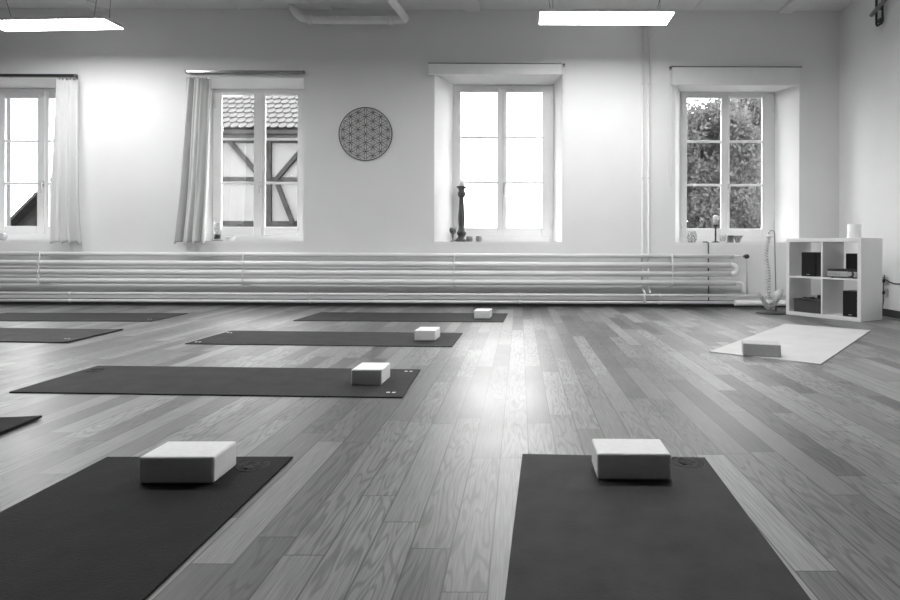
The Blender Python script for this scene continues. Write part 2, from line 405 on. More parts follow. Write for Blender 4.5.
def timber_house():
    D = 19.0
    x0, x1 = (185 - PX) / F * D, (345 - PX) / F * D
    z_e, z_b = at_y(260, 128, D).z, at_y(260, 229, D).z
    root = thing('timber_house', 'half timbered house with a clay tile roof seen through window', 'house', ((x0 + x1) / 2, D + 3, -0.3))
    MB().box(x0, x1, D, D + 6, -0.3, z_e).build('plaster_wall', M_PLASTER, root, world=True)
    mb, P = tiled_roof(x0 - 0.4, x1 + 0.4, D - 0.45, z_e - 0.13, math.radians(42), 16)
    mb.build('tiled_roof', tile_roof_mat(0.062), root, world=True)
    e = P(0, 4.6, 0)
    b = MB(); b.prism([(x0 - .3, D - .40, z_e - 0.22), (x0 - .3, D - .40, z_e - 0.14), (x0 - .3, e[1], e[2]), (x0 - .3, 2 * D + 6 - e[1] + 3, z_e)], (x1 - x0 + .6, 0, 0))
    b.build('roof_deck', M_TIMBER, root, world=True)
    MB().box(x0 - 0.4, x1 + 0.4, D - 0.46, D - 0.40, z_e - 0.27, z_e - 0.16, 0.01).build('eaves_board', M_TIMBER, root, world=True)
    def beam(p, q, wd):
        a, c = at_y(p[0], p[1], D), at_y(q[0], q[1], D); d = (c - a).normalized(); n = Vector((-d.z, 0, d.x)) * wd / 2
        y = D - 0.05 - 0.006 * len(root.children)
        MB().prism([(a.x + n.x, y, a.z + n.z), (c.x + n.x, y, c.z + n.z), (c.x - n.x, y, c.z - n.z), (a.x - n.x, y, a.z - n.z)], (0, 0.09, 0)).build('timber_beam', M_TIMBER, root, world=True)
    beam((180, 140), (350, 140.5), 0.16)
    beam((180, 179.5), (350, 180.5), 0.17)
    beam((180, 224), (350, 224.5), 0.20)
    beam((269.5, 140), (269.5, 224), 0.16); beam((209, 140), (209, 224), 0.16); beam((330, 140), (330, 224), 0.16)
    beam((230, 141), (256, 171), 0.14); beam((265, 141), (271, 179), 0.13)
    beam((300, 153), (276, 181), 0.13); beam((278, 183), (294, 224), 0.13)
timber_house()
def barn():
    D = 20.0
    a, b = at_y(2, 240, D), at_y(74, 168, D)
    sl = (b - a); wdt = sl.x; ridge = b
    root = thing('barn', 'low gabled shed with dark sloping roof behind leftmost window', 'shed', (ridge.x, D + 3, -0.3))
    zl = -0.3
    MB().prism([(a.x, D, zl), (2 * b.x - a.x, D, zl), (2 * b.x - a.x, D, a.z), (b.x, D, b.z), (a.x, D, a.z)], (0, 5.5, 0)).build('gable_wall', mat('grey_wood_cladding', 0.014, 0.85, nscale=6, namt=0.4, spec=0.05), root, world=True)
    for sgn in (-1, 1):
        p0 = Vector((b.x, D - 0.4, b.z + 0.12)); p1 = Vector((b.x + sgn * (wdt + 0.4), D - 0.4, a.z + 0.12 - 0.4))
        mb = MB(); n = Vector((0, 0, -0.11))
        mb.prism([p0, p1, p1 + n, p0 + n], (0, 6.3, 0)); 
        for k in range(14):
            q = p0 + (p1 - p0) * (k / 14.0); q2 = p0 + (p1 - p0) * ((k + 0.25) / 14.0); u = Vector((0, 0, 0.03))
            mb.prism([q, q2, q2 + u, q + u], (0, 6.3, 0))
        mb.build('roof_slope', mat('dark_roof_tile', 0.02, 0.85, nscale=4, namt=0.3, spec=0.05), root, world=True)
barn()
M_LEAF = None
def leaf_mat(g):
    m = bpy.data.materials.new('tree_leaf'); m.use_nodes = True; nt = m.node_tree; nt.nodes.clear()
    d = nt.nodes.new('ShaderNodeBsdfDiffuse'); t = nt.nodes.new('ShaderNodeBsdfTranslucent'); gl = nt.nodes.new('ShaderNodeBsdfGlossy'); gl.inputs['Roughness'].default_value = 0.35
    oi = nt.nodes.new('ShaderNodeTexCoord'); n = nt.nodes.new('ShaderNodeTexNoise'); n.inputs['Scale'].default_value = 3
    r = nt.nodes.new('ShaderNodeMapRange'); r.inputs[1].default_value = 0.3; r.inputs[2].default_value = 0.7; r.inputs[3].default_value = g * 0.6; r.inputs[4].default_value = g * 1.5
    nt.links.new(oi.outputs['Object'], n.inputs['Vector']); nt.links.new(n.outputs['Fac'], r.inputs[0])
    nt.links.new(r.outputs[0], d.inputs[0]); nt.links.new(r.outputs[0], t.inputs[0])
    mx = nt.nodes.new('ShaderNodeMixShader'); mx.inputs[0].default_value = 0.45; m2 = nt.nodes.new('ShaderNodeMixShader'); m2.inputs[0].default_value = 0.004
    o = nt.nodes.new('ShaderNodeOutputMaterial')
    nt.links.new(d.outputs[0], mx.inputs[1]); nt.links.new(t.outputs[0], mx.inputs[2]); nt.links.new(mx.outputs[0], m2.inputs[1]); nt.links.new(gl.outputs[0], m2.inputs[2]); nt.links.new(m2.outputs[0], o.inputs[0]); return m
def tree(label, x, y, r, zc, rz, leaves, g, seed):
    rnd = random.Random(seed)
    root = thing('tree', label, 'tree', (x, y, -0.3), 0, 'trees outside the right window')
    t = MB(); t.tube([(x, y, -0.3), (x + .05, y, 1.2), (x - .05, y + .1, zc), (x, y, zc + rz * .7)], [0.2, 0.16, 0.11, 0.03], 10)
    cl = []
    for k in range(110):
        while True:
            p = Vector((rnd.uniform(-1, 1), rnd.uniform(-1, 1), rnd.uniform(-1, 1)))
            if 0.35 < p.length < 1: break
        cl.append(Vector((x + p.x * r, y + p.y * r * .8, zc + p.z * rz)))
    for c in cl[:26]:
        b0 = Vector((x, y, zc - rz * .6 + rnd.random() * rz)); t.tube([b0, (b0 + c) / 2 + Vector((0, 0, .1)), c], [0.05, 0.03, 0.01], 6)
    t.build('trunk', M_TIMBER, root, world=True)
    V, Fc = [], []
    for k in range(leaves):
        c = cl[rnd.randrange(len(cl))]; sg = r * 0.17
        p = c + Vector((rnd.gauss(0, sg), rnd.gauss(0, sg), rnd.gauss(0, sg * .8)))
        a = Vector((rnd.gauss(0, 1), rnd.gauss(0, 1), rnd.gauss(0, .6))).normalized(); b = a.orthogonal().normalized()
        b = (Matrix.Rotation(rnd.random() * 6.28, 3, a) @ b); L = rnd.uniform(.038, .068); Wd = L * .45; n = len(V)
        q = a.cross(b)
        V += [p - b * L, p + q * Wd + a * .01, p + b * L, p - q * Wd + a * .01]; Fc.append((n, n + 1, n + 2, n + 3))
    me = bpy.data.meshes.new('foliage'); off = Vector((x, y, -0.3)); me.from_pydata([v - off for v in V], [], Fc); me.materials.append(leaf_mat(g))
    o = bpy.data.objects.new('foliage', me); COL.objects.link(o); o.parent = root
tree('nearest leafy tree outside the rightmost window, filling its left panes', 4.2, 13.0, 1.05, 2.0, 2.0, 52000, 0.08, 1)
tree('leafy tree outside the rightmost window, filling its right panes', 6.5, 17.0, 1.5, 2.6, 2.7, 60000, 0.08, 2)
tree('tall farthest tree behind two leafy trees outside rightmost window', 9.2, 23.0, 2.9, 3.0, 3.4, 56000, 0.08, 3)

# ------------------------------------------------------------------ pendant lamps, with unseen fill lamps added above the view
def lamp(label, cx, cy, rot, L=1.26, Wd=0.31, z=2.9):
    root = thing('pendant_lamp', label, 'lamp', (cx, cy, z), rot, 'flat pendant lamps')
    MB().box(-L / 2 - .008, L / 2 + .008, -Wd / 2 - .008, Wd / 2 + .008, 0.006, 0.038, 0.005).build('housing', M_HOUSE, root)
    MB().box(-L / 2, L / 2, -Wd / 2, Wd / 2, 0.0, 0.006, 0.002).build('diffuser', M_LAMP, root)
    for sx in (-1, 1):
        for sy in (-1, 1):
            x = sx * (L / 2 - 0.12)
            MB().tube([(x, sy * 0.1, 0.038), (x + sx * 0.09 * (sy > 0), sy * 0.02, CZ - z - 0.02)], 0.0025, 6).build('suspension_cable', M_CABLE, root)
    for sx in (-1, 1):
        MB().lathe([(0.035, 0), (0.035, 0.02)], 16, (sx * (L / 2 - 0.08), 0, CZ - z - 0.021)).build('ceiling_cup', M_HOUSE, root)
lamp('lit flat white pendant lamp hanging above between middle and right window', 0.815, 5.805, 0.0)
lamp('unseen flat fill lamp added over the middle of the floor, above the view', 0.815, 3.4, 0.0, L=1.5, Wd=0.4)  # added out of view, enlarged to brighten window wall and floor
lamp('unseen flat fill lamp added over the left yoga mats, above the view', -2.93, 3.4, 0.0, L=1.5, Wd=0.4)  # added fill light, placed so the window panes do not mirror it
lamp('unseen flat fill lamp added near left room side, above the view', -6.3, 3.4, 0.0, L=1.5, Wd=0.4)  # added fill light for the left part of the wall, never seen
lamp('lit flat white pendant lamp at upper left near curtained window', -4.70, 6.03, -0.057, L=1.26, Wd=0.27)

# ------------------------------------------------------------------ radiator and pipes
def arc(c, r, a0, a1, ax, ay, n=8):
    c, ax, ay = Vector(c), Vector(ax), Vector(ay)
    return [c + r * (math.cos(a0 + (a1 - a0) * k / n) * ax + math.sin(a0 + (a1 - a0) * k / n) * ay) for k in range(n + 1)]
RYc = 6.86
def pz(y, Y=RYc): return H + (247 - y) / F * Y
ZP = [pz(255.5, 6.92), pz(264.6), pz(273.4), pz(282.2)]
XE = (733 - PX) / F * RYc
rad = thing('radiator', 'long white horizontal pipe radiator along the window wall', 'radiator', (-2.0, RYc, 0.0))
ztop = ZP[0]
MB().tube([(XL + .01, 6.92, ztop), (XE + 0.03, 6.92, ztop)], 0.025, 14).build('radiator_pipe', M_PIPE, rad, world=True)
for z in (ZP[1], ZP[2]):
    MB().tube([(XL + .01, RYc, z), (XE - 0.02, RYc, z)], 0.0325, 18).build('radiator_pipe', M_PIPE, rad, world=True)
MB().tube([(XL + .01, RYc, ZP[3]), (XE + 0.03, RYc, ZP[3])], 0.0325, 18).build('radiator_pipe', M_PIPE, rad, world=True)
zm = (ZP[1] + ZP[2]) / 2
MB().tube([(XE - 0.021, RYc, ZP[1])] + arc((XE - .01, RYc, zm), (ZP[1] - ZP[2]) / 2, PI / 2, -PI / 2, (1, 0, 0), (0, 0, 1)) + [(XE - 0.021, RYc, ZP[2])], 0.032, 18).build('return_bend', M_PIPE, rad, world=True)
for px in (38, 242, 454, 673):
    x = (px - PX) / F * 6.82
    pts = [(x, 6.845, ztop + 0.028), (x, 6.845, ztop - 0.02)]
    for k, z in enumerate(ZP[1:]):
        pts += [(x, RYc - 0.042, z + 0.012), (x, RYc - 0.046, z), (x, RYc - 0.042, z - 0.012), (x, RYc - 0.028, z - 0.046)]
    MB().tube(pts, 0.0065, 8).build('bracket', M_PIPE, rad, world=True)
    MB().box(x - 0.012, x + 0.012, RYc - 0.02, WY - .001, ZP[3] - 0.05, ZP[3] - 0.03, 0.003).build('wall_stay', M_PIPE, rad, world=True)
    MB().tube([(x, 6.91, ztop - 0.02), (x, WY - .001, ztop - 0.02)], 0.012, 8).build('wall_stay', M_PIPE, rad, world=True)
# lower end: fourth pipe drops to the heating pipe, valve at the top end
ZL = [pz(295.0), pz(302.0)]
xd = (743 - PX) / F * RYc
MB().tube([(XE + 0.031, RYc, ZP[3])] + arc((xd - 0.03, RYc, ZP[3] - 0.03), 0.03, PI / 2, 0, (1, 0, 0), (0, 0, 1), 5) + [(xd, RYc, ZL[0] + 0.019)], 0.015, 10).build('drop_pipe', M_PIPE, rad, world=True)
xv = (744.5 - PX) / F * 6.9
MB().tube([(XE + 0.031, 6.92, ztop), (xv, 6.92, ztop)], 0.012, 10).tube([(xv, 6.92, ztop), (xv + 0.035, 6.92, ztop - 0.02), (xv + 0.04, 6.92, ztop - 0.06), (xv + 0.04, 6.92, ZL[0] + 0.012)], 0.011, 10).build('supply_pipe', M_PIPE2, rad, world=True)
vv = MB().tube([(xv, 6.93, ztop), (xv, 6.85, ztop)], 0.017, 12).build('valve', M_STEEL, rad, world=True)
MB().tube([(xv, 6.85, ztop), (xv, 6.845, ztop), (xv, 6.815, ztop), (xv, 6.81, ztop)], [0.02, 0.028, 0.026, 0.018], 16).build('knob', M_BLACK, vv, world=True)
for i, (z, lab) in enumerate(((ZL[0], 'thin white heating pipe along the wall, upper of two below the radiator'), (ZL[1], 'thin white heating pipe just above floor, lower of two below the radiator'))):
    p = thing('heating_pipe', lab, 'pipe', (-2, RYc, z), 0, 'heating pipes below the radiator')
    MB().tube([(XL + .01, RYc, z), (XR - 0.01, RYc, z)], 0.0175, 14).build('tube', M_PIPE2, p, world=True)
    for px in (70, 310, 520, 660):
        x = (px - PX) / F * RYc
        MB().tube([(x - 0.016, RYc, z), (x + 0.016, RYc, z)], 0.0205, 14).build('sleeve', M_PIPE2, p, world=True)
        MB().tube([(x, RYc + 0.015, z), (x, WY, z)], 0.008, 8).build('wall_stay', M_PIPE2, p, world=True)
zz = 0.068
tag(MB().tube([((735 - PX) / F * 6.76, 6.76, zz), (XR - 0.005, 6.76, zz)], 0.030, 16).build('floor_pipe', M_PIPE2, None, ((735 - PX) / F * 6.76, 6.76, zz), world=True), 'short thick white pipe near floor behind the spine model', 'pipe')
for i, (px, zb, lab) in enumerate(((642.5, ZL[1] + .015, 'thin white vertical pipe on wall, left of the close pair'), (648.5, ZL[0] + .015, 'thin white vertical pipe on wall, right of the close pair'))):
    x = (px - PX) / F * 6.95
    yy = 6.968
    p = thing('riser_pipe', lab, 'pipe', (x, yy, zb), 0, 'riser pipes')
    pts = [(x, yy, CZ - .003), (x, yy, ZP[3] - 0.06), (x, 6.90, ZP[3] - 0.085), (x, RYc - (0.036 if i == 0 else 0.0), ZP[3] - 0.11), (x, RYc - (0.036 if i == 0 else 0.0), zb + (0.0 if i else -0.02))]
    MB().tube(pts, 0.013, 12).build('tube', M_PIPE2, p, world=True)
    for z in (1.5, 2.6):
        MB().tube([(x, yy, z - .012), (x, yy, z + .012)], 0.0155, 12).build('clip', M_PIPE2, p, world=True)

# black cable hanging from the sill behind the pipes
x = at_y(708.6, 260, 6.96).x
cb = MB().tube([(x - 0.045, 7.03, 0.757), (x - 0.01, 6.985, 0.757), (x, 6.972, 0.748), (x, 6.972, 0.70), (x + 0.003, 6.975, 0.35), (x + 0.004, 6.97, 0.085), (x + .004, 6.955, 0.006)], 0.0062, 8)
tag(cb.build('power_cable', M_BLACK, None, (x, 6.96, 0), world=True), 'black cable hanging from the right sill down behind the radiator', 'cable')

# duct under the ceiling
zc = 3.285
duct = thing('ceiling_duct', 'bent white pipe under the ceiling between the left windows and middle window', 'pipe', (-1.9, 6.88, zc))
x0, x1 = (309 - PX) / F * 6.88, (402 - PX) / F * 6.88
pts = arc((x0, 6.88, zc + 0.2), 0.2, -PI / 2, -PI * 0.86, (1, 0, 0), (0, 0, 1), 8)[::-1]
MB().tube([(pts[0].x - 0.03, 6.88, CZ)] + pts + [(x0 + .05, 6.88, zc), (x1 - 0.05, 6.88, zc), (x1 + 0.0, 6.875, zc)], 0.043, 18).build('wall_run', M_DUCT, duct, world=True)
MB().tube([(x1 + 0.0, 6.875, zc), (x1 + 0.025, 6.86, zc), (x1 + 0.035, 6.82, zc), (x1 + 0.03, 6.7, zc), (x1 - 0.12, 5.2, zc + 0.01), (x1 - 0.25, 3.4, zc + .01)], 0.044, 18).build('room_run', M_DUCT, duct, world=True)
for px in (309, 389):
    x = (px - PX) / F * 6.88
    MB().tube([(x - 0.03, 6.88, zc), (x + 0.03, 6.88, zc)], 0.050, 18).build('collar', M_DUCT, duct, world=True)
    MB().tube([(x, 6.92, zc), (x, WY, zc)], 0.012, 8).build('wall_stay', M_DUCT, duct, world=True)
x = (330 - PX) / F * 6.88
MB().tube([(x, 6.88, zc + 0.03), (x, 6.88, CZ)], 0.010, 8).build('hanger', M_DUCT, duct, world=True)

# bracket high on the right wall
d = 3.70 * F / (880 - PX)
z0 = H + (248 - 24) / F * d
wb = thing('wall_bracket', 'dark metal bracket high on the right wall near the corner', 'bracket', (XR, d, z0))
xx = XR - 0.03
MB().tube([(xx, d + 0.06, CZ - .01), (xx, d + 0.06, z0 + .02), (xx, d + 0.045, z0), (xx, d - 0.03, z0), (xx, d - 0.045, z0 + .02), (xx, d - 0.045, CZ - 0.01)], 0.012, 8).build('strap', M_HOLD, wb, world=True)
MB().tube([(xx - .03, d + 0.1, z0 + 0.13), (xx - .03, d - 0.35, z0 + 0.25), (xx - .03, d - 0.9, z0 + 0.36)], 0.022, 10).build('rod', M_STEEL, wb, world=True)
MB().box(xx - .01, XR, d - 0.02, d + 0.03, z0 + 0.02, z0 + 0.06, .004).build('wall_plate', M_HOLD, wb, world=True)
MB().tube([(xx - .03, d - .0, z0 + 0.155), (XR, d, z0 + 0.155)], 0.008, 8).build('rod_stay', M_HOLD, wb, world=True)

# ------------------------------------------------------------------ wall ornament
def ornament():
    R = 0.308; c = at_y(365.5, 134.0, 6.985); rc = R / 3 * 0.985
    root = thing('wall_ornament', 'round dark openwork disc of overlapping circles on the wall', 'wall decoration', (c.x, 6.985, c.z - R))
    def ribbon(mb, pts, wd):
        mb.tube([(c.x + p[0], 6.985, c.z + p[1]) for p in pts], wd, 5, cap=True)
    rim = MB(); ribbon(rim, [(R * math.cos(2 * PI * k / 72), R * math.sin(2 * PI * k / 72)) for k in range(73)], 0.0052)
    rim.build('rim', M_ART, root, world=True)
    lat = MB(); cs = []
    for i in range(-5, 6):
        for j in range(-6, 7):
            cs.append((rc * i * math.sqrt(3) / 2, rc * (j + (0.5 if i % 2 else 0))))
    Rin = R - 0.012
    for (a, b) in cs:
        run = []
        for k in range(49):
            p = (a + rc * math.cos(2 * PI * k / 48), b + rc * math.sin(2 * PI * k / 48))
            if math.hypot(*p) < Rin: run.append(p)
            else:
                if len(run) > 1: ribbon(lat, run, 0.0025)
                run = []
        if len(run) > 1: ribbon(lat, run, 0.0025)
    lat.build('circle_lattice', M_ART, root, world=True)
    for k in range(3):
        th = PI / 2 + 2 * PI * k / 3; pk = MB(); pk.tube([(c.x + R * math.cos(th), 6.985, c.z + R * math.sin(th)), (c.x + R * math.cos(th), WY, c.z + R * math.sin(th))], 0.006, 8)
        pk.build('wall_pin', M_ART, root, world=True)
ornament()

# ------------------------------------------------------------------ curtains, rails, blinds
def curtain(label, top, bot, seed, yb, rail_y):
    """top/bot: (left px, right px, y px) of the hanging panel; loose vertical folds that deepen downward."""
    rnd = random.Random(seed)
    lt, rt = at_y(top[0], top[2], rail_y), at_y(top[1], top[2], rail_y)
    lb, rb = at_y(bot[0], bot[2], yb), at_y(bot[1], bot[2], yb)
    root = thing('curtain', label, 'curtain', ((lb.x + rb.x) / 2, yb, lb.z))
    n, m = 90, 46; mb = MB(); grid = []
    ph = [rnd.uniform(0, 6.28) for _ in range(4)]
    for j in range(m + 1):
        v = j / m; e = v ** 0.75
        L, R_ = lt.lerp(lb, e), rt.lerp(rb, e); rowv = []
        for i in range(n + 1):
            u = i / n
            amp = (0.026 + 0.024 * v) if seed == 3 else (0.045 + 0.045 * v)
            uu = u + 0.05 * math.sin(2.3 * v + ph[0]) * u * (1 - u) * 4
            f = math.sin(2 * PI * (3.2 * uu) + ph[1]) + 0.45 * math.sin(2 * PI * 6.1 * uu + ph[2] + v * 1.2) + 0.35 * math.sin(2 * PI * 2.1 * uu + ph[3] - v)
            y = L.y + (R_.y - L.y) * u + amp * f * 0.75
            hem = 0.012 * math.sin(2 * PI * 3.2 * uu + ph[1] + 1) * v
            rowv.append(mb.bm.verts.new((L.x + (R_.x - L.x) * u + 0.008 * math.sin(5 * v + ph[2]) * v, min(y, 6.985 if v > .6 else 7.03), L.z + (lb.z - lt.z) * 0 + hem)))
        grid.append(rowv)
    for j in range(m):
        for i in range(n):
            f = mb.bm.faces.new((grid[j][i], grid[j][i + 1], grid[j + 1][i + 1], grid[j + 1][i])); f.smooth = True
    o = mb.build('cloth', M_CURT, root, world=True)
    s = o.modifiers.new('thickness', 'SOLIDIFY'); s.thickness = 0.002
    for k in range(6):
        u = (k + .5) / 6; p = lt.lerp(rt, u); MB().tube([(p.x, p.y, p.z - 0.01), (p.x, p.y, p.z + 0.012)], 0.005, 6).build('curtain_hook', M_RAIL2, root, world=True)
    return root
curtain('white gathered curtain at the leftmost window, hanging straight', (57.5, 79.5, 79.5), (51, 81, 243), 3, 6.91, 6.945)
curtain('white curtain with dark folds at window beside the timber house view', (188.5, 212.5, 78.5), (175.5, 205, 243), 11, 6.90, 6.945)
def rail(label, p0, p1, zlow, zhigh, m):
    a, b = at_y(p0, 74, 6.95).x, at_y(p1, 72, 6.95).x
    r = thing('curtain_rail', label, 'curtain rail', ((a + b) / 2, 6.955, zlow))
    MB().box(a, b, 6.935, 6.975, zlow, zhigh, 0.003).build('track', m, r, world=True)
    for x in (a + .08, (a + b) / 2, b - .08): MB().box(x - .012, x + .012, 6.974, WY, zlow + .004, zhigh - .004, .002).build('wall_mount', m, r, world=True)
    for x, s in ((a, -1), (b, 1)): MB().box(min(x, x + s * .008), max(x, x + s * .008), 6.932, 6.978, zlow - .003, zhigh + .003, .002).build('end_cap', M_RAIL, r, world=True)
z = H + (245.4 - 75.8) / F * 6.955; rail('dark metal curtain rail above the leftmost window', -60, 75.5, z - .016, z + .016, M_RAIL)
z = H + (245.9 - 71.8) / F * 6.955; rail('shiny metal curtain rail above window with the timber house view', 186.5, 303.5, z - .014, z + .014, M_RAIL2)
def blind(label, xa, xb, yt, yb, cx, cyb):
    a, b = at_y(xa, yt, 6.93), at_y(xb, yb, 6.93)
    z1, z0 = at_y((xa + xb) / 2, yt, 6.93).z, at_y((xa + xb) / 2, yb, 6.93).z
    root = thing('roller_blind', label, 'blind', ((a.x + b.x) / 2, WY, z0))
    MB().box(a.x, b.x, 6.925, WY, z0 + 0.012, z1 - 0.012, 0.004).build('cassette', M_BLIND, root, world=True)
    MB().box(a.x - .004, b.x + .004, 6.92, WY, z1 - 0.014, z1, 0.003).build('top_rail', M_RAIL2, root, world=True)
    MB().box(a.x, b.x, 6.918, 6.945, z0, z0 + 0.014, 0.004).build('bottom_bar', M_BLIND, root, world=True)
    c = at_y(cx, yt, 6.91); e = at_y(cx, cyb, 6.91)
    MB().lathe([(0.0, -0.02), (0.014, -0.016), (0.016, 0.0), (0.014, 0.02), (0.0, 0.024)], 12, (c.x, 6.925, z1 - 0.03)).build('pulley', M_RAIL, root, world=True)
    MB().tube([(c.x - .008, 6.912, z1 - .03), (c.x - .008, 6.912, e.z), (c.x, 6.912, e.z - .015), (c.x + .008, 6.912, e.z), (c.x + .008, 6.912, z1 - .03)], 0.003, 6).build('pull_chain', M_BLIND, root, world=True)
    MB().lathe([(0, -.03), (.008, -.025), (.009, .0), (.005, .012), (0, .014)], 12, (c.x, 6.912, e.z - .02)).build('chain_weight', M_BLIND, root, world=True)
blind('rolled up white blind above the middle window', 428.5, 561.5, 62.8, 74.6, 564, 178)
blind('rolled up white blind above the rightmost window with trees', 672, 801.5, 66.3, 85.2, 671, 182)

# ------------------------------------------------------------------ sill decoration
SZ = 0.751
def sill(px, Y): return ((px - PX) / F * Y, Y, SZ)
p = sill(461.5, 7.18)
k = thing('candlestick', 'tall dark turned candlestick with white candle on middle sill', 'candlestick', p)
MB().lathe([(a * 1.15, b * 1.07) for a, b in [(0.072, 0), (0.075, 0.012), (0.060, 0.03), (0.040, 0.045), (0.034, 0.06), (0.048, 0.085), (0.05, 0.10), (0.036, 0.125), (0.030, 0.16), (0.034, 0.2), (0.038, 0.24), (0.036, 0.29), (0.030, 0.37), (0.026, 0.44), (0.024, 0.49), (0.034, 0.505), (0.042, 0.525), (0.040, 0.55), (0.030, 0.57), (0.034, 0.59), (0.052, 0.605), (0.056, 0.618), (0.03, 0.62)]], 28).build('stick', M_DARKWOOD, k)
MB().lathe([(0.034, 0.662), (0.034, 0.735), (0.028, 0.74), (0.0, 0.737)], 20).build('candle', M_WAX, k)
MB().tube([(0, 0, 0.735), (0.002, 0, 0.75)], 0.0015, 5).build('wick', M_BLACK, k)
k = thing('goblet', 'small footed glass goblet left of the tall candlestick', 'goblet', sill(452.9, 7.05))
MB().lathe([(0.036, 0), (0.036, 0.005), (0.01, 0.014), (0.008, 0.05), (0.016, 0.062), (0.016, 0.068), (0.008, 0.075), (0.016, 0.088), (0.038, 0.11), (0.043, 0.135), (0.040, 0.162), (0.036, 0.162), (0.038, 0.135), (0.03, 0.11), (0.0, 0.1)], 22).build('cup', M_TGLASS, k)
MB().lathe([(0.024, 0.115), (0.024, 0.15), (0.0, 0.152)], 16).build('tealight', M_WAX, k)
for px, Y, r, h, lab in ((469.3, 7.06, 0.038, 0.062, 'low dark glass tealight cup directly beside the candlestick foot'), (478.6, 7.09, 0.036, 0.064, 'small dark glass tealight cup standing rightmost on middle sill')):
    k = thing('tealight_holder', lab, 'candle holder', sill(px, Y), 0, 'tealight cups on the middle sill')
    MB().lathe([(r * .8, 0), (r, 0.01), (r, h), (r * .88, h), (r * .85, 0.014), (0, 0.014)], 20).build('glass_cup', M_TGLASS, k)
    MB().lathe([(r * .62, 0.015), (r * .62, h * .55), (0, h * .55)], 16).build('candle', M_WAX, k)
# right sill
k = thing('lantern', 'round patterned glass lantern on the right sill', 'lantern', sill(692, 7.12))
MB().lathe([(0.036, 0), (0.05, 0.015), (0.060, 0.045), (0.061, 0.075), (0.052, 0.108), (0.044, 0.125), (0.042, 0.132), (0.038, 0.132), (0.045, 0.105), (0.052, 0.07), (0.045, 0.02), (0, 0.014)], 26).build('globe', M_MOSAIC, k)
MB().lathe([(0.03, 0.016), (0.03, 0.045), (0.0, 0.046)], 16).build('candle', M_WAX, k)
k = thing('candle_holder', 'slim black candle holder with fat white candle on right sill', 'candle holder', sill(715.5, 7.10))
MB().lathe([(0.047, 0), (0.047, 0.008), (0.012, 0.016), (0.009, 0.05), (0.011, 0.1), (0.009, 0.15), (0.014, 0.185), (0.032, 0.198), (0.034, 0.21), (0.02, 0.212)], 24).build('stand', M_HOLD, k)
MB().lathe([(0.030, 0.211), (0.031, 0.29), (0.026, 0.315), (0.012, 0.326), (0, 0.326)], 20).build('candle', mat('ivory_wax', 0.6, 0.5, nscale=10, namt=.05), k)
k = thing('lotus_bowl', 'pale spiky cup between black candle holder and dark little box', 'candle holder', sill(722.6, 7.06))
b = MB()
for q in range(6):
    th = 2 * PI * q / 6; c, s = math.cos(th), math.sin(th); t = Vector((-s, c, 0))
    base, mid, tip = Vector((c * .012, s * .012, 0.004)), Vector((c * .032, s * .032, .035)), Vector((c * .040, s * .040, .092))
    b.prism([base - t * .012, mid - t * .017, tip, mid + t * .017, base + t * .012], (-c * .005, -s * .005, 0.002))
b.build('petals', mat('pale_grey_ceramic', 0.5, 0.4, nscale=20, namt=.1), k)
MB().lathe([(.02, 0), (.02, .02), (0, .02)], 14).build('base', M_WAX, k)
k = thing('trinket_box', 'dark little box beside pale pointed bowl on right sill', 'box', sill(730.2, 7.08))
MB().box(-.032, .032, -.028, .028, 0, .07, .005).build('body', M_TGLASS, k); MB().box(-.034, .034, -.03, .03, .0705, .084, .005).build('lid', M_HOLD, k)
k = thing('bowl', 'grey flaring bowl standing rightmost on the right sill', 'bowl', sill(737.8, 7.07))
MB().lathe([(0.022, 0), (0.028, 0.008), (0.034, 0.03), (0.048, 0.06), (0.064, 0.083), (0.060, 0.083), (0.042, 0.06), (0.028, 0.03), (0, 0.018)], 24).build('bowl_shell', mat('speckled_stoneware', 0.28, 0.5, nscale=60, namt=.6), k)
# left window sills
k = thing('candle_jar', 'tall clear glass candle jar on dish on curtained sill', 'candle holder', sill(217.3, 7.08))
MB().lathe([(0.056, 0.0), (0.060, 0.012), (0.03, 0.012), (0.0, 0.008)], 24).build('dish', mat('grey_dish', .3, .4), k)
MB().lathe([(0.036, 0.013), (0.042, 0.02), (0.042, 0.215), (0.039, 0.215), (0.039, 0.022), (0.0, 0.016)], 24).build('glass_jar', M_PGLASS, k)
MB().lathe([(0.034, 0.023), (0.034, 0.075), (0, 0.078)], 20).build('candle', mat('dark_wax', 0.12, .5), k)
k = thing('bowl', 'low white bowl beside the candle jar on curtained sill', 'bowl', sill(230.5, 7.07))
MB().lathe([(0.03, 0), (0.036, 0.006), (0.052, 0.035), (0.058, 0.052), (0.054, 0.052), (0.046, 0.032), (0, 0.012)], 24).build('bowl_shell', M_WAX, k)
k = thing('candle_jar', 'round grey glass jar on the leftmost sill at photo edge', 'candle holder', sill(1.0, 7.08))
MB().lathe([(0.04, 0), (0.058, 0.02), (0.062, 0.045), (0.052, 0.075), (0.044, 0.082), (0.040, 0.08), (0.055, 0.045), (0.04, 0.012), (0, 0.01)], 24).build('glass_jar', mat('smoky_glass', 0.3, 0.2, nscale=20, namt=.2), k)
MB().lathe([(0.028, 0.012), (0.028, 0.045), (0, 0.046)], 16).build('candle', M_WAX, k)

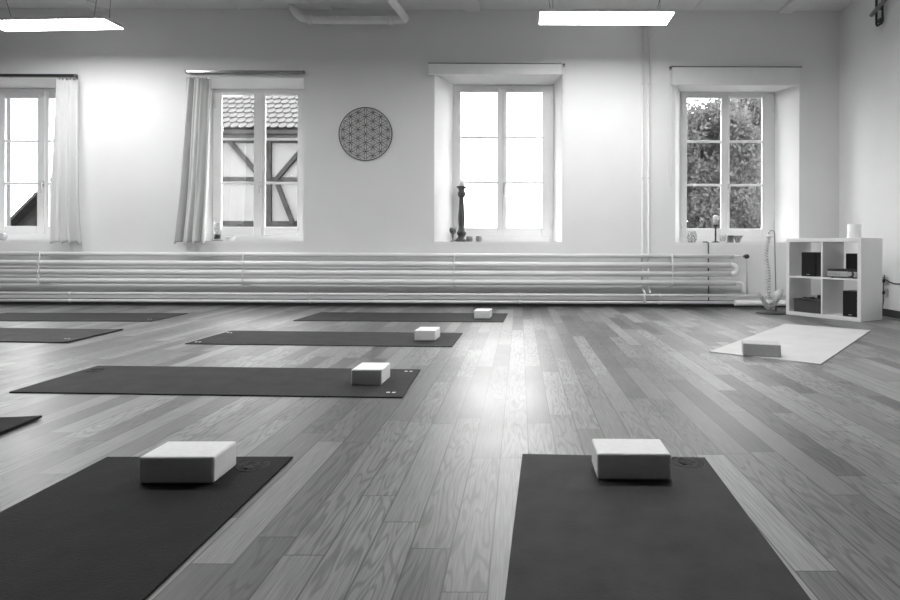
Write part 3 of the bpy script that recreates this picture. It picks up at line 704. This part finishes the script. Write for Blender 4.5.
# ------------------------------------------------------------------ spine model on its stand
def spine():
    base = floor_pt(771, 313.2); bx, by = base.x, base.y
    root = thing('spine_model', 'anatomical model of a human spine with pelvis on stand', 'spine model', (bx, by, 0))
    MB().lathe([(0.150, 0), (0.150, 0.010), (0.14, 0.014), (0.0, 0.014)], 36).build('base_plate', M_HOLD, root)
    X = lambda px: (px - PX) / F * by - bx
    Z = lambda py: H + (247.9 - py) / F * by
    pole = MB(); pole.tube([(X(778.2), 0.05, 0.013), (X(778.2), 0.05, Z(300)), (X(776.6), 0.05, Z(234)), (X(775.6), 0.045, Z(231)), (X(772.6), 0.02, Z(230.2)), (X(769.5), 0.0, Z(231.2)), (X(768.2), 0.0, Z(234))], 0.006, 10)
    pole.build('pole', M_STEEL, root)
    prof = [(769.8, 237.5), (768.8, 242), (767.8, 247), (767.2, 253), (767.3, 259), (768, 265), (768.9, 271), (769.4, 277), (769.2, 283), (768.9, 289), (769.2, 295), (769.9, 300)]
    def P(t):
        f = t * (len(prof) - 1); i = min(int(f), len(prof) - 2); a = f - i
        return Vector((X(prof[i][0] * (1 - a) + prof[i + 1][0] * a), 0.0, Z(prof[i][1] * (1 - a) + prof[i + 1][1] * a)))
    n = 24
    for i in range(n):
        t0, t1 = i / n, (i + 0.72) / n
        a, b = P(t0), P(t1); r = 0.009 + 0.011 * (i / n); c = (a + b) / 2
        m = MB(); m.tube([a, a.lerp(b, .2), a.lerp(b, .5), a.lerp(b, .8), b], [r * .92, r, r * .86, r, r * .92], 12)
        pr = 0.010 + 0.008 * (1 - abs(i - 12) / 14)
        for sx in (-1, 1): m.tube([c + Vector((sx * r * .5, .008, 0)), c + Vector((sx * (r + pr * .55), .018, .002)), c + Vector((sx * (r + pr), .022, .006))], [.006, .0045, .004], 6)
        m.tube([c + Vector((0, r * .6, 0)), c + Vector((0, r + .018, -.006)), c + Vector((0, r + .036, -.018))], [.007, .005, .004], 6)
        m.build('vertebra', M_BONE, root)
        if i < n - 1:
            d0, d1 = P(t1), P((i + 1) / n); MB().tube([d0, d1], r * .9, 10).build('disc', M_DISC, root)
    q = P(0.0); MB().lathe([(0.0, 0.002), (0.032, 0.0), (0.040, 0.008), (0.034, 0.016), (0.012, 0.022), (0, 0.022)], 18, q).build('skull_base', M_BONE, root)
    s0 = P(1.0)
    MB().tube([s0, s0 + Vector((0, .012, -.03)), s0 + Vector((0, .03, -.06)), s0 + Vector((-.004, .028, -.09)), s0 + Vector((-.006, .012, -.105))], [.032, .040, .03, .017, .006], 14).build('sacrum', M_BONE, root)
    for sx in (-1, 1):
        # flaring hip bone: a curved, thick blade plus the ring that carries the socket
        if sx < 0: out = [(769, 304), (765.5, 300.5), (762, 296), (757.5, 291.3), (756.2, 293.5), (758.8, 298), (761.5, 302.5), (764.5, 308), (767, 309.5)]
        else: out = [(770, 304), (772, 297), (775.5, 291), (781, 288.2), (782.3, 291), (780.8, 297), (777.5, 302), (774.5, 306.5), (771.5, 309.5)]
        m = MB(); V = [(Vector((X(a), 0.0, Z(b)))) for a, b in out]
        ctr = sum(V, Vector()) / len(V); A, B = [], []
        for v in V:
            k = abs(v.x) * 0.55; A.append(m.bm.verts.new(v + Vector((0, -k * .5 - .004, 0)))); B.append(m.bm.verts.new(v + Vector((0, -k * .5 + .012, 0))))
        ca, cb_ = m.bm.verts.new(ctr + Vector((0, -.002, 0))), m.bm.verts.new(ctr + Vector((0, .026, 0)))
        L = len(V)
        for k in range(L):
            k2 = (k + 1) % L
            for f in ((A[k], A[k2], ca), (B[k2], B[k], cb_), (A[k2], A[k], B[k], B[k2])): m.bm.faces.new(f).smooth = True
        c = Vector((X(767.5 + 0) if sx < 0 else X(772.5), -.012, Z(307.5)))
        m.tube(arc(c, .018, 0, 2 * PI, (1, 0, 0), (0, 0, 1), 14), .007, 8)
        m.build('hip_bone', M_BONE, root)
    MB().tube([(X(769.3), 0.0, Z(304)), (X(778.2), 0.05, Z(302))], .007, 8).build('clamp', M_STEEL, root)
spine()

# ------------------------------------------------------------------ cube shelf and what stands in it
SA = math.radians(-57); SW, SD, SH = 0.765, 0.39, 0.787
fr = Vector((3.185, 5.60, 0)); du, dv = Vector((math.cos(SA), math.sin(SA), 0)), Vector((-math.sin(SA), math.cos(SA), 0))
org = fr - du * SW                                       # front left bottom corner; local x along the front, y into the shelf
def sp_(u, v, z): q = org + du * u + dv * v; return (q.x, q.y, z)
shelf = thing('cube_shelf', 'white cube shelf with four open compartments in the corner', 'shelf', tuple(org), SA)
TH, TI = 0.036, 0.016
MB().box(0, SW, 0, SD, SH - TH, SH, .002).build('top_panel', M_SHELF, shelf)
MB().box(0, SW, 0, SD, 0, TH, .002).build('bottom_panel', M_SHELF, shelf)
for a in (0, SW - TH): MB().box(a, a + TH, 0, SD, TH, SH - TH, .002).build('side_panel', M_SHELF, shelf)
MB().box(SW / 2 - TI / 2, SW / 2 + TI / 2, .002, SD - .002, TH, SH - TH, .001).build('divider', M_SHELF, shelf)
zs = SH / 2 - TI / 2
for a, b in ((TH, SW / 2 - TI / 2), (SW / 2 + TI / 2, SW - TH)): MB().box(a, b, .002, SD - .002, zs, zs + TI, .001).build('shelf_board', M_SHELF, shelf)
zt = zs + TI + .0008; zb = TH + .0008
def speaker(label, u, v, z, w_=0.15, d_=0.19, h_=0.245):
    r = thing('speaker', label, 'speaker', sp_(u, v, z), SA, 'speakers in the cube shelf')
    MB().box(0, w_, .012, d_, 0, h_, .004).build('cabinet', M_BLACK, r)
    MB().box(.004, w_ - .004, 0, .0118, .004, h_ - .004, .004).build('grille', M_GRILLE, r)
    MB().box(w_ / 2 - .016, w_ / 2 + .016, -.0015, 0, .016, .021, .0005).build('badge', M_SILVER, r)
speaker('black speaker in the upper left compartment of white cube shelf', .135, .05, zt, .155)
speaker('black speaker in the lower right compartment of white cube shelf', .575, .025, zb)
r = thing('speaker', 'plain black box standing behind the silver receiver', 'speaker', sp_(.455, .305, zt), SA)
MB().box(0, .15, 0, .08, 0, .235, .004).build('cabinet', M_BLACK, r)
r = thing('receiver', 'silver fronted stereo receiver in the upper right compartment', 'receiver', sp_(.432, .015, zt), SA)
MB().box(0, .285, .008, .28, .01, .082, .003).build('case', M_BLACK, r)
MB().box(0, .285, 0, .0078, .012, .064, .002).build('front_panel', M_SILVER, r)
MB().box(0, .285, 0, .0078, .0645, .082, .002).build('display', M_BLACK, r)
kn = MB(); kn.tube([(.228, 0, .042), (.228, -.004, .042)], .030, 24); kn.build('knob_ring', M_BLACK, r)
MB().tube([(.228, -.0042, .042), (.228, -.02, .042)], .021, 24).build('volume_knob', M_SILVER, r)
for k in range(4): MB().tube([(.03 + k * .03, 0, .035), (.03 + k * .03, -.004, .035)], .005, 10).build('button', M_STEEL, r)
for a in (.03, .255):
    for b in (.04, .24): MB().lathe([(.014, 0), (.014, .0098)], 12, (a, b, 0)).build('foot', M_BLACK, r)
r = thing('storage_box', 'dark grey box in the lower left compartment', 'box', sp_(.075, .02, zb), SA)
MB().box(0, .275, 0, .24, 0, .12, .006).build('body', M_BOX, r)
MB().box(-.003, .278, -.003, .243, .1205, .135, .004).build('lid', M_BOX, r)
MB().box(.08, .19, -.006, -.0035, .122, .133, .002).build('clasp', M_BLACK, r)
b = MB(); b.tube([(.07, .05, .142), (.09, .04, .147), (.12, .06, .145), (.15, .05, .15), (.18, .08, .144), (.16, .1, .148), (.12, .09, .144)], .006, 8)
q = sp_(.075 + .12, .07, zb + .135)
o = b.build('cable_coil', M_BLACK, None, sp_(.075, .02, zb), SA); tag(o, 'loose black cable lying on the dark grey storage box', 'cable')
r = thing('charger', 'small black adapter on the dark grey storage box', 'adapter', sp_(.075 + .15, .02 + .17, zb + .1358), SA)
MB().box(0, .05, 0, .035, 0, .035, .004).build('body', M_BLACK, r); MB().tube([(.05, .017, .015), (.064, .017, .015)], .004, 8).build('plug', M_STEEL, r)
tag(MB().box(0, .075, 0, .06, 0, .215, .003).build('carton', mat('white_carton', .7, .6), None, sp_(.20, .30, zb), SA), 'white upright carton behind the dark grey storage box', 'carton')
r = thing('pillar_candle', 'thick white pillar candle on top of the cube shelf', 'candle', sp_(.615, .16, SH + .0005))
MB().lathe([(.058, 0), (.06, .004), (.06, .132), (.056, .137), (.03, .133), (0, .131)], 32).build('wax', M_WAX, r)
MB().tube([(0, 0, .13), (.002, 0, .142)], .0015, 6).build('wick', M_BLACK, r)
# cable on the right wall behind the shelf
ya = XR * F / (884.5 - PX); yb_ = XR * F / (903 - PX)
xw = XR - .008
def rz(px, py): return H + (248.3 - py) / F * (XR * F / (px - PX))
b = MB().tube([(xw, ya + .06, rz(882, 276)), (xw, ya, rz(885, 278)), (xw, ya - .10, rz(889, 282)), (xw, ya - .18, rz(893, 283.4)), (xw, yb_, rz(900, 283.8)), (xw, yb_ - .5, rz(905, 284))], .006, 8)
tag(b.build('wall_cable', M_BLACK, None, (xw, ya, 0.3), world=True), 'thin black cable sagging along the right wall beside shelf', 'cable')
b = MB().tube([(xw - .01, ya - .03, rz(886, 281)), (xw - .012, ya - .035, .42), (xw - .015, ya - .02, .3), (xw - .02, ya - .03, .15), (xw - .06, ya - .06, .03), (xw - .09, ya - .12, .008), (xw - .1, ya - .3, .008), (xw - .08, ya - .6, .008)], .006, 8)
tag(b.build('floor_cable', mat('grey_cable', .2, .6), None, (xw, ya, 0), world=True), 'grey cable dropping behind shelf and running along the floor', 'cable')
for z_, lab in ((.24, 'lower wall socket with black plug behind the shelf'), (.36, 'upper wall socket with black plug behind the shelf')):
    r = thing('wall_socket', lab, 'socket', (XR, ya - .02, z_), 0, 'wall sockets behind the shelf')
    MB().box(XR - .012, XR, ya - .06, ya + .02, z_ - .04, z_ + .04, .004).build('plate', M_PIPE2, r, world=True)
    MB().tube([(XR - .0125, ya - .02, z_), (XR - .042, ya - .02, z_)], .019, 12).build('plug', M_BLACK, r, world=True)

# ------------------------------------------------------------------ yoga mats
def logo_round(parent, x, y, r, m, z):
    """A broken ring round an open lotus bloom, pressed into the mat."""
    b = MB()
    def line(pts, wd): b.tube([(x + p[0] * r, y + p[1] * r, z) for p in pts], wd, 5)
    line([(math.cos(a), math.sin(a)) for a in [math.radians(-150 + k * 300 / 28) for k in range(29)]], r * .07)
    line([(.8 * math.cos(a), .8 * math.sin(a)) for a in [math.radians(40 + k * 100 / 12) for k in range(13)]], r * .08)
    def petal(cx, cy, L, wdt, th):
        c, s = math.cos(th), math.sin(th); pts = []
        for k in range(17):
            t = k / 16 * 2 * PI; u = (1 - math.cos(t)) / 2 * L; v = math.sin(t) * wdt * (1 - .3 * u)
            pts.append((cx + u * c - v * s, cy + u * s + v * c))
        line(pts, r * .10)
    petal(0, -.35, .85, .2, PI / 2)
    petal(-.05, -.38, .75, .16, PI * .72); petal(.05, -.38, .75, .16, PI * .28)
    for v in b.bm.verts: v.co.z = z + (v.co.z - z) * .2
    line([(-.6, -.2), (-.4, -.42), (0, -.52), (.4, -.42), (.6, -.2)], r * .08)
    return b.build('logo', m, parent)
def logo_pair(parent, x, y, m, z, s=1.0):
    for dx in (-.0135, .0135):
        MB().lathe([(.0095 * s, 0), (.0095 * s, .0004)], 14, (x + dx, y, z)).build('logo_dot', m, parent)
def yoga_mat(label, corner, direc, L, Wd, m, th=0.0055, name='yoga_mat', curl=0.0, skew=0.0):
    """corner: far right corner on the floor; local x runs back along the length, local y across to the near side."""
    ang = math.atan2(direc[1], direc[0])
    r = thing(name, label, 'yoga mat', (corner[0], corner[1], 0.0003), ang, 'yoga mats on the floor')
    n = 40; b = MB(); top, bot = [], []
    rnd = random.Random(int(abs(corner[0]) * 1000))
    nj = 8
    for i in range(n + 1):
        u = L * i / n; A, B = [], []
        for j in range(nj + 1):
            v = Wd * j / nj
            lift = 0.0
            if curl: lift = curl * max(0, 1 - u / .12) ** 2
            A.append(b.bm.verts.new((u + skew * v / Wd, v, th + lift))); B.append(b.bm.verts.new((u + skew * v / Wd, v, lift)))
        top.append(A); bot.append(B)
    for i in range(n):
        for j in range(nj):
            b.bm.faces.new((top[i][j], top[i + 1][j], top[i + 1][j + 1], top[i][j + 1])); b.bm.faces.new((bot[i][j], bot[i][j + 1], bot[i + 1][j + 1], bot[i + 1][j]))
    for i in range(n):
        b.bm.faces.new((top[i][0], bot[i][0], bot[i + 1][0], top[i + 1][0])); b.bm.faces.new((top[i][nj], top[i + 1][nj], bot[i + 1][nj], bot[i][nj]))
    for j in range(nj):
        b.bm.faces.new((top[0][j], top[0][j + 1], bot[0][j + 1], bot[0][j])); b.bm.faces.new((top[n][j], bot[n][j], bot[n][j + 1], top[n][j + 1]))
    b.build('sheet', m, r)
    return r, th
def loc(r, p):
    return ROOT[r.name].inverted() @ Vector(p)
# front right: runs from its far edge towards the camera
def mat_from(fr_, fl, label, L, m, **k):
    """fr_, fl: pixels of the two corners of the far short edge (right then left as seen); the mat runs on, square to that edge, to the camera side."""
    a, b = floor_pt(*fr_), floor_pt(*fl); e = (b - a); Wd = e.length; e.normalize()
    d = Vector((-e.y, e.x, 0)) if True else e
    if d.y > 0: d = -d
    return a, b, e, d, Wd
# (length direction, far-edge corner) for the near mats is taken from the long edges in view
def near_mat(label, fl, fr_, nr, m, L=1.83):
    a, b, c = floor_pt(*fr_), floor_pt(*fl), floor_pt(*nr)
    d = (c - a).normalized()                       # along the right long edge towards the camera
    Wd = (b - a).length
    e = Vector((d.y, -d.x, 0))
    if e.dot(b - a) < 0: e = -e
    # local x = d, local y = e ; needs e = rot90(d)
    rot = Vector((-d.y, d.x, 0))
    if rot.dot(e) > 0: return yoga_mat(label, a, d, L, Wd, m)
    # mirror: start from the far left corner instead
    return yoga_mat(label, b, d, L, Wd, m)
mr_, th = near_mat('charcoal yoga mat in right foreground with white block at its end', (522.5, 455.5), (703.5, 457.5), (806, 596), M_MAT[2], L=1.65)
q = loc(mr_, floor_pt(687, 463.5)); logo_round(mr_, q.x, q.y, .050, M_LOGO, th)
ml_, th = near_mat('charcoal yoga mat in left foreground with white block near its end', (107, 458.5), (288.5, 462), (146, 599), M_MAT[0], L=1.83)
q = loc(ml_, floor_pt(253, 467.8)); logo_round(ml_, q.x, q.y, .046, M_LOGO, th)
def side_mat(label, nr, fr_, nl, m, L=None, Wd=None, **k):
    """nr/fr_: near and far corner of the right short edge; nl: any point on the near long edge further left."""
    a, b, c = floor_pt(*nr), floor_pt(*fr_), floor_pt(*nl)
    L = L or (c - a).length; d = (c - a).normalized(); Wd = Wd or 0.61
    n = Vector((d.y, -d.x, 0))                      # to the far side when d points left
    if n.y < 0: n = -n
    o = a + (b - a).normalized() * Wd               # far right corner; rot90(d) points to the camera side
    return yoga_mat(label, o, d, L, (o - a).dot(n), m, skew=(a - o).dot(d), **k)
m3, th = side_mat('dark yoga mat, third row, white pairs of dots at its right end', (402.5, 398.3), (420.5, 370.3), (9, 393), M_MAT[1], None, .62)
for px, py in ((408.5, 372.3), (391, 393.6)):
    q = loc(m3, floor_pt(px, py)); logo_pair(m3, q.x, q.y, M_WHITELOGO, th)
q = loc(m3, floor_pt(96, 371.3)); logo_round(m3, q.x, q.y, .05, M_LOGO, th)
m2, th = side_mat('dark grey yoga mat in second row from the radiator with block', (452, 347.3), (462.6, 333.6), (185, 344.3), M_MAT[1], None, .65)
for px, py in ((229.5, 333.4), (198, 342.7)):
    q = loc(m2, floor_pt(px, py)); logo_pair(m2, q.x, q.y, M_WHITELOGO, th)
m1, th = side_mat('dark grey yoga mat nearest the radiator with block at right end', (503.4, 322.4), (508.7, 312.4), (293.4, 321), M_MAT[1], None, .70)
ma, th = side_mat('dark yoga mat at far left closest to the radiator, no block', (152, 321.6), (188, 313.6), (0, 321.3), M_MAT[1], 1.83, .655)
q = loc(ma, floor_pt(152, 320.2)); logo_pair(ma, q.x + .04, q.y - .03, M_WHITELOGO, th, .8)
mb2, th = side_mat('dark yoga mat at the left edge in second row, curled right end', (68, 343.3), (123, 330.3), (0, 342.3), M_MAT[2], 1.83, .66, th=.008, curl=0.005)
q = loc(mb2, floor_pt(72, 341)); logo_pair(mb2, q.x + .08, q.y - .05, M_WHITELOGO, th, .8)
a, b = floor_pt(42, 418.8), floor_pt(0, 436); e = (b - a).normalized(); d = Vector((e.y, -e.x, 0))
if d.x > 0: d = -d
yoga_mat('dark yoga mat corner poking in at left edge above front mat', a, d, 1.83, .61, M_MAT[0], th=.010, curl=.004)
a, b, c = floor_pt(713.5, 351), floor_pt(787, 324), floor_pt(820.5, 365)
d = (b - a).normalized(); Wd = (c - a).length
rt = Vector((-d.y, d.x, 0))
start = c if rt.dot(a - c) > 0 else a
pm, th = yoga_mat('pale grey yoga mat lying askew before the cube shelf', start, d, 1.86, Wd, M_PALEMAT, th=.006)

# ------------------------------------------------------------------ yoga blocks
def block(label, px, py, ang, wd=0.222, dp=0.146, h=0.077, m=M_FOAM):
    """px, py: pixel of the front left bottom corner on the mat; ang turns the front edge."""
    p = floor_pt(px, py, 0.0064); b = MB(); b.box(0, wd, 0, dp, 0, h, .007, 3)
    for f in b.bm.faces: f.smooth = False
    o = b.build('yoga_block', m, None, tuple(p), math.radians(ang)); return tag(o, label, 'yoga block', 'yoga blocks on the mats')
block('white foam yoga block on the right foreground mat', 597, 480, -0.5, .218)
block('white foam yoga block on the left foreground mat', 138.5, 484, 1.0, .214)
block('white foam yoga block on mat with white dot pairs', 351, 385, -1, .152, .185)
block('white foam yoga block on second mat from radiator', 414.3, 340.8, -3, .153, .195)
block('white foam yoga block on mat nearest the radiator, farthest away', 474, 318.6, -3, .152, .2)
block('grey foam yoga block on the pale askew mat', 743, 355.8, -17, .222, .15, .08, M_GREYFOAM)
